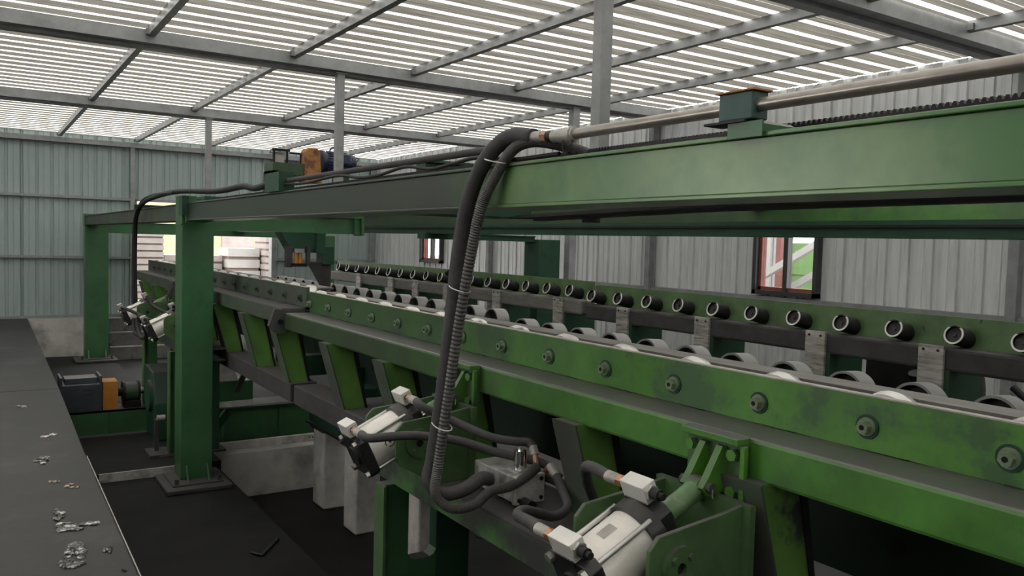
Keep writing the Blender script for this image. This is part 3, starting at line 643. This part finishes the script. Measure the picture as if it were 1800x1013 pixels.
hose('cable', 'black cable hanging from the rear gantry rail before the side wall', [(4.9, 8.3, 1.75), (4.95, 8.35, 1.55), (4.9, 8.5, 1.38), (4.8, 8.6, 1.28), (4.76, 8.7, 1.22)], .03, 'rubber_dk', None, cat='cable')

# ------------------------------------------------------------------ trolley on top of the gantry
ty = 9.9
tr = thing('trolley', 'green trolley with blue motor and rusty guard riding on the gantry', 'trolley', (3.4, ty, 1.95))
B(2.2, 4.4, ty - .12, ty + .3, 1.96, 2.05).build('trolley_frame', 'green_dark', tr)
for x in (3.02, 3.9): B(x - .04, x + .04, ty - .1, ty + .28, 2.05, 2.4).build('end_carriage', 'green_dark', tr)
B(2.98, 3.36, ty - .1, ty + .25, 2.36, 2.5).build('motor_mount', 'green', tr); B(3.0, 3.08, ty - .11, ty - .05, 2.28, 2.38).build('mount_leg', 'green', tr)
mb = B(3.0, 3.02, ty - .05, ty - .02, 2.5, 2.66); mb.box(3.16, 3.18, ty - .05, ty - .02, 2.5, 2.66); mb.box(2.99, 3.2, ty - .06, ty - .01, 2.64, 2.665); mb.box(3.2, 3.33, ty - .05, ty - .02, 2.615, 2.635); mb.box(3.33, 3.345, ty - .05, ty - .02, 2.48, 2.63)
mb.build('hand_crank_frame', 'black', tr)
B(3.03, 3.15, ty, ty + .02, 2.51, 2.63).build('white_plate', 'dirtywhite', tr)
MB().prism([(3.36, 2.28), (3.58, 2.28), (3.555, 2.66), (3.52, 2.7), (3.41, 2.7), (3.38, 2.66)], 'y', ty - .12, ty + .1).build('belt_guard', 'rust', tr, bevel=.01)
mt = MB().cyl((3.62, ty, 2.56), (3.98, ty, 2.56), .115, n=24).build('motor', 'blue', tr)
fins = MB()
for k in range(10): fins.obox((3.8, ty, 2.56), (1, 0, 0), (0, math.cos(k * PI / 10), math.sin(k * PI / 10)), (0, -math.sin(k * PI / 10), math.cos(k * PI / 10)), .13, .128, .005)
fins.build('cooling_fins', 'blue', mt)
MB().cyl((3.6, ty, 2.56), (3.63, ty, 2.56), .14, n=20).build('flange', 'blue', mt)
MB().cyl((3.98, ty, 2.56), (4.04, ty, 2.56), .12, .1, n=20).build('fan_cowl', 'blue', mt)
B(3.8, 3.93, ty - .17, ty - .1, 2.53, 2.65).build('terminal_box', 'blue', mt, bevel=.008)
MB().sweep([(3.72, ty, 2.66), (3.73, ty, 2.72), (3.79, ty, 2.745), (3.84, ty, 2.72), (3.86, ty, 2.66)], .01, 8).build('lifting_eye', 'blue', mt)
B(3.66, 3.94, ty - .12, ty + .12, 2.40, 2.44).build('motor_foot', 'bluegrey', mt)
MB().sweep([(3.96, ty - .05, 2.66), (4.02, ty - .05, 2.64), (4.08, ty - .05, 2.62), (4.06, ty - .05, 2.58)], .006, 6).build('wiring', 'black', mt)
gp = MB().prism([(3.12, 1.95), (3.78, 1.95), (3.78, 1.72), (3.6, 1.6), (3.5, 1.42), (3.26, 1.42), (3.12, 1.66)], 'y', ty - .02, ty + .25).build('gripper_housing', 'green_dark', tr)
B(3.17, 3.24, ty - .08, ty + .02, 1.24, 1.5).build('gripper_arm', 'dusty', gp); B(3.55, 3.66, ty - .06, ty + .2, 1.42, 1.9).build('gripper_column', 'green_dark', gp)
B(3.64, 3.78, ty - .04, ty + .2, 1.28, 1.5).build('gripper_box', 'green_dark', gp)
MB().prism([(3.46, 1.3), (3.76, 1.3), (3.76, .95), (3.66, .95)], 'y', ty, ty + .03).build('push_plate', 'dusty', gp)
B(3.26, 3.38, ty - .1, ty - .03, 1.42, 1.47).build('sensor_cover', 'galv', gp)
mb = MB().cyl((3.29, ty - .06, 1.29), (3.29, ty - .06, 1.42), .025, n=12); mb.cyl((3.34, ty - .06, 1.29), (3.34, ty - .06, 1.42), .025, n=12); mb.build('orange_cylinder', 'orange', gp)
B(3.22, 3.42, ty - .1, ty, 1.25, 1.29).build('jaw', 'black', gp); B(3.42, 3.46, ty - .09, ty - .02, 1.28, 1.5).build('gripper_arm', 'dusty', gp)

# ------------------------------------------------------------------ drive unit at the left
db = thing('machine_frame', 'long green channel base frame under the orange guard and gearbox', 'base frame', (1.3, 10.4, -.72))
B(.86, 1.75, 10.3, 10.34, -.72, -.44).build('web', 'green_post', db); B(.86, 1.75, 10.3, 10.75, -.455, -.44).build('top_flange', 'green_dark', db); B(.86, 1.75, 10.71, 10.75, -.72, -.44).build('web', 'green_post', db)
for x in (.9, 1.28, 1.7): B(x, x + .012, 10.26, 10.3, -.72, -.455).build('stiffener', 'green_post', db)
B(.86, 1.75, 10.2, 10.8, -.722, -.705).build('bottom_flange', 'dusty', db)
dm = thing('drive_motor', 'blue-grey boxy motor casing with a dusty top at far left', 'motor', (1.0, 10.5, -.44))
B(.8, 1.2, 10.36, 10.7, -.44, -.13).build('casing', 'bluegrey', dm, bevel=.008); B(.84, 1.17, 10.4, 10.66, -.13, -.06).build('terminal_box', 'bluegrey', dm, bevel=.006)
for x in (.79, 1.19): B(x, x + .02, 10.34, 10.72, -.44, -.04).build('end_shield', 'bluegrey', dm)
for k in range(3): B(1.02, 1.12, 10.352, 10.36, -.19 - k * .05, -.175 - k * .05).build('louver', 'bluegrey', dm)
cg = thing('coupling_guard', 'bright orange sheet metal coupling guard beside the green gearbox', 'guard', (1.3, 10.45, -.44))
B(1.222, 1.38, 10.36, 10.4, -.44, -.13).build('front_sheet', 'orange', cg); B(1.222, 1.38, 10.36, 10.64, -.13, -.115).build('top_sheet', 'orange', cg); B(1.222, 1.38, 10.6, 10.64, -.44, -.13).build('rear_sheet', 'orange', cg)
gr = thing('gear_reducer', 'small bright green gear reducer with black flanges', 'gearbox', (1.52, 10.5, -.44))
MB().cyl((1.46, 10.48, -.26), (1.6, 10.48, -.26), .115, n=10, rot=.3).build('housing', 'green_new', gr)
for x in (1.44, 1.6): MB().cyl((x, 10.48, -.26), (x + .025, 10.48, -.26), .125, n=20).build('flange', 'black', gr)
MB().cyl((1.385, 10.48, -.26), (1.45, 10.48, -.26), .05, n=14).build('input_shaft', 'black', gr); MB().cyl((1.62, 10.48, -.26), (1.67, 10.48, -.26), .04, n=14).build('output_shaft', 'steel', gr)
B(1.45, 1.63, 10.38, 10.58, -.44, -.36).build('foot', 'black', gr)
gh = thing('gear_housing', 'dark green sloping gear housing behind the near gantry post', 'housing', (1.9, 10., -.72))
MB().prism([(9.75, -.72), (9.75, -.3), (9.95, .03), (10.25, .06), (10.45, .06), (10.45, -.72)], 'x', 1.68, 2.1).build('casing', 'green_dark', gh, bevel=.01)
MB().cyl((1.64, 10.05, -.25), (1.68, 10.05, -.25), .18, n=28).build('bearing_cover', 'green_dark', gh)
B(1.5, 1.75, 9.0, 9.35, -.72, -.69).build('foot_plate', 'dusty', gh); B(1.58, 1.62, 9.2, 9.24, -.69, -.36).build('grease_pipe', 'dusty', gh); MB().cyl((1.6, 9.2, -.34), (1.68, 9.2, -.34), .03, n=12).build('grease_cap', 'worn', gh)
cf = thing('channel_base', 'green channel base right of the near post with a pale edge bar', 'base frame', (2.8, 9.8, -.8))
B(2.12, 3.52, 9.72, 9.76, -.8, -.4).build('web', 'green_post', cf); B(2.12, 3.52, 9.68, 10.2, -.42, -.4).build('top_flange', 'green_dark', cf); B(2.12, 3.52, 10.18, 10.2, -.8, -.4).build('web', 'green_dark', cf)
for x in (2.4, 3.06, 3.48): B(x, x + .014, 9.68, 9.72, -.8, -.42).build('stiffener', 'green_post', cf)
eb = B(2.12, 3.46, 9.3, 9.34, -.798, -.71).build('edge_bar', 'dirtywhite', cf)
for k in range(4): MB().cyl((3.3 + k * .035, 9.3, -.75), (3.3 + k * .035, 9.298, -.75), .009, n=10).build('hole', 'black', eb)
bkk = thing('bearing_block', 'green bearing block with a dirty white cover behind the near post', 'bearing', (2.5, 9.9, -.4))
B(2.2, 2.76, 9.75, 10.1, -.4, -.1).build('body', 'green_post', bkk, bevel=.01); MB().prism([(2.25, -.1), (2.6, -.1), (2.52, .1), (2.3, .1)], 'y', 9.8, 10.05).build('cover', 'dirtywhite', bkk); B(2.2, 2.76, 9.74, 9.75, -.4, -.33).build('white_band', 'dirtywhite', bkk)
MB().prism([(2.5, -.2), (2.56, -.2), (2.75, .22), (2.69, .24)], 'y', 9.6, 9.64).build('strut', 'dusty', bkk)
bc = thing('air_canister', 'dark blue upright canister with a grey cap between the table legs', 'canister', (2.62, 8.3, .34))
M['blue_deep'] = mat('deep_blue_paint', (.012, .016, .09), .45, scale=8, var=.2)
MB().cyl((2.63, 8.3, .34), (2.63, 8.3, .6), .055, n=20).build('body', 'blue_deep', bc); MB().cyl((2.63, 8.3, .6), (2.63, 8.3, .78), .05, .045, n=20).build('cap', 'galv', bc)

# ------------------------------------------------------------------ concrete piers, steps
for x0, x1, y0, y1, z1, lab in ((3.1, 3.38, 8.28, 8.62, -.46, 'concrete pier next to the pit end wall'), (3.1, 3.36, 7.4, 7.72, -.46, 'middle concrete pier beneath the second cylinder'), (3.02, 3.25, 5.9, 6.2, -.46, 'concrete pier seen through the green portal leg')):
    t = thing('concrete_pier', lab, 'pier', (x0, y0, -1.3), 'concrete piers in the pit')
    B(x0, x1, y0, y1, -1.3, z1).build('shaft', 'concrete', t, bevel=.02); B(x0 - .03, x1 + .03, y0 - .03, y1 + .03, z1, z1 + .04).build('cap', 'dusty', t)
for k in range(3):
    z = -.01 - .27 * k
    t = thing('concrete_step', 'grey stained concrete step below the doorway, %s' % ['topmost', 'middle', 'lowest'][k], 'step', (2.7, 17.2 - .07 * k, z - .27), 'concrete steps below the doorway')
    B(2.13, 3.6, 17.2 - .07 * k, 17.36, z - .27, z).build('tread_block', 'concrete_dk', t, bevel=.012); B(2.13, 3.6, 17.19 - .07 * k, 17.21 - .07 * k, z - .02, z + .004).build('nosing', 'concrete', t)

# ------------------------------------------------------------------ litter on the walkway, bent bar
def scrap(x, y, rx, ry, m, lab, seed, spots=7):
    rnd = random.Random(seed); mb = MB()
    for k in range(spots):
        a = rnd.uniform(0, 2 * PI); d = rnd.random() ** .7; cx, cy = x + rx * d * math.cos(a), y + ry * d * math.sin(a)
        n = 9; s = rnd.uniform(.25, .55); ring = []
        for i in range(n):
            q = 2 * PI * i / n; rr = s * rnd.uniform(.5, 1.1); ring.append((cx + rx * rr * math.cos(q), cy + ry * rr * math.sin(q), .002 + rnd.uniform(0, .008)))
        mb.add([(cx, cy, .006 + rnd.uniform(0, .008))] + ring, [(0, 1 + i, 1 + (i + 1) % n) for i in range(n)])
        mb.add(ring + [(a_, b_, .001) for a_, b_, _ in ring], [(i, n + i, n + (i + 1) % n, (i + 1) % n) for i in range(n)])
    tag(mb.build('film_scrap', m), lab, 'scrap', 'litter on the walkway')
scrap(.39, 6.5, .05, .1, 'foil', 'crumpled pale film scrap lying alone on the walkway, farthest shiny one', 1)
scrap(.41, 5.9, .035, .05, 'scrapbrown', 'small brownish torn scrap on the walkway', 2, 3)
scrap(.5, 5.75, .05, .06, 'scrapbrown', 'pale yellowish torn scrap close to the walkway edge', 3, 4)
scrap(.38, 5.2, .05, .09, 'foil', 'shiny film scrap above the large cluster on the walkway', 4, 8)
scrap(.44, 4.95, .1, .08, 'foil', 'wide glittering film cluster in the middle of the walkway', 5, 11)
scrap(.55, 4.5, .035, .05, 'foil', 'small glinting scrap near the walkway edge', 6, 5)
scrap(.4, 4.55, .06, .12, 'foil', 'large glittering film cluster towards the bottom left', 7, 12)
scrap(.37, 4.36, .06, .07, 'foil', 'bright torn film at the bottom edge of the walkway', 8, 9)
scrap(.59, 4.17, .02, .02, 'foil', 'tiny bright film speck at the walkway edge', 9, 3)
scrap(.48, 7.25, .05, .08, 'dirtywhite', 'faint grey flattened scrap farther along the walkway', 10, 4)
scrap(.36, 8.6, .06, .08, 'wheel', 'dull flattened scrap near the deck joint', 11, 4)
mb = MB().sweep([(1.74, 6.14, -.79), (1.79, 6.06, -.79), (1.82, 6.09, -.79), (2.0, 6.33, -.79)], .012, 8, 6)
tag(mb.build('bent_bar', 'black'), 'thin black bent steel bar lying on the lower floor', 'bar')

# ------------------------------------------------------------------ small machinery behind the side wall table
fc = thing('hydraulic_unit', 'dark hydraulic unit behind the wear plates of the side wall table', 'hydraulic unit', (5.9, 3.6, .3))
B(5.75, 6.0, 3.35, 3.75, .55, .82).build('body', 'black', fc); MB().cyl((5.7, 3.3, .75), (5.75, 3.3, .6), .07, n=16).build('end_cap', 'black', fc)
MB().cyl((5.9, 3.3, .86), (5.9, 3.12, .86), .025, n=12).build('fitting', 'steel', fc); B(5.8, 5.86, 3.5, 3.56, -1.3, .55).build('stand', 'dusty', fc)
hose('air_hose', 'grey hose standing behind the side wall roller table', [(5.85, 3.12, .86), (5.86, 3.0, .84), (5.88, 2.95, .7), (5.88, 2.95, .4)], .03, 'rubber')
hose('air_hose', 'dark hose sagging behind the last wear plate on the right', [(5.9, 2.75, .72), (5.9, 2.6, .62), (5.9, 2.4, .66), (5.9, 2.25, .78)], .025, 'rubber_dk')
hose('air_hose', 'dark hose crossing behind the box beam at the right edge', [(5.9, 2.6, .62), (5.95, 2.4, .68), (5.95, 2.2, .8)], .025, 'rubber_dk')
gc = thing('roof_column', 'galvanised square post standing against the dark rear gantry post', 'column', (6.06, 8.15, -1.3), 'galvanised columns')
B(6.06, 6.16, 7.98, 8.08, -1.3, 3.27).build('tube', 'galv', gc); B(6.0, 6.22, 7.93, 8.13, -1.3, -1.28).build('foot_plate', 'galv', gc)

# ------------------------------------------------------------------ outside
st(B(-30, 60, 17.6, 90, -.3, -.1).build('ground_yard', 'ground'), 'pale concrete yard outside the doorway')
st(B(-60, -4.1, -60, 17.6, -.3, -.1).build('ground_left', 'ground'), 'pale ground outside the walkway side')
st(B(-4.1, 60, -60, -4.1, -.3, -.1).build('ground_back', 'ground'), 'pale ground behind the hall')
st(B(7.75, 60, -4.1, 17.6, -.3, -.1).build('ground_side', 'ground'), 'pale ground outside the side wall')
st(B(2.2, 4.2, 18.6, 19.6, -.1, .15).build('ground_verge', 'grass'), 'green grass verge just outside the doorway')
def stack(x0, x1, y0, y1, n, h, m, lab):
    t = thing('board_stack', lab, 'board stack', ((x0 + x1) / 2, y0, -.1), 'stacks of pale boards in the yard')
    rnd = random.Random(lab)
    for k in range(n):
        z = -.1 + k * h; j = rnd.uniform(-.012, .012)
        B(x0 + j, x1 + j, y0 + j, y1, z + h * .28, z + h).build('board', m, t)
        B(x0 + .02, x1 - .02, y0 + .03, y1, z, z + h * .28).build('spacer', 'gap_shade', t)  # layer filling the gap, its darker pink painted as shade between boards
stack(3.0, 3.72, 20.6, 21.6, 12, .16, 'board', 'tall ribbed stack of pink-white boards at the left of the doorway')
stack(3.85, 5.2, 21.2, 22.2, 6, .2, 'board', 'low wide stack of boards behind the near gantry post')
stack(5.25, 6.02, 20.8, 21.8, 5, .28, 'white', 'stack of thick pale panels in the doorway')
stack(6.05, 6.9, 20.4, 21.4, 11, .17, 'board', 'ribbed pinkish board stack at the right of the doorway')
yb_ = thing('yard_building', 'cream building wall seen through the doorway', 'building', (5, 27, -.1))
B(2, 12, 27, 28, -.1, 3.6).build('wall', 'cream', yb_); B(6.6, 7.6, 26.95, 27, -.1, 2.4).build('door_leaf', 'board', yb_); B(1.8, 12.2, 26.7, 28.2, 3.6, 3.75).build('roof', 'white', yb_)
g1 = thing('green_container', 'bright green container outside the nearer side window', 'container', (12.5, 8.6, -.1))
B(12, 13, 6.6, 9.4, -.1, 1.75).build('body', 'field', g1); B(11.98, 12, 6.6, 9.4, 1.2, 1.3).build('rib', 'field', g1)
g2 = thing('red_post', 'red post beside the green container outside', 'post', (11.5, 9.2, -.1)); B(11.4, 11.6, 9.12, 9.22, -.1, 2.6).build('shaft', 'red', g2); B(11.3, 11.7, 9.02, 9.42, -.1, -.05).build('foot', 'white', g2)
g3 = thing('sheet_panel', 'white wall panel outside behind the red post', 'panel', (11.8, 9.8, -.1)); B(11.8, 11.9, 9.45, 12, -.1, 3.).build('sheet', 'white', g3); B(11.78, 11.8, 9.6, 9.64, -.1, 3.).build('seam', 'galv', g3)
g4 = thing('inclined_conveyor', 'grey inclined conveyor outside the nearer side window', 'conveyor', (10.6, 8.6, -.1))
for y, z, d in ((9.3, .98, .0), (9.3, .62, .25)): MB().obox((10.6 + d, 8.55, z + .35), (0, .88, -.47), (1, 0, 0), (0, .47, .88), .9, .05, .05).build('girder', 'white', g4)
B(10.55, 10.65, 8.3, 8.38, -.1, 1.3).build('leg', 'galv', g4)
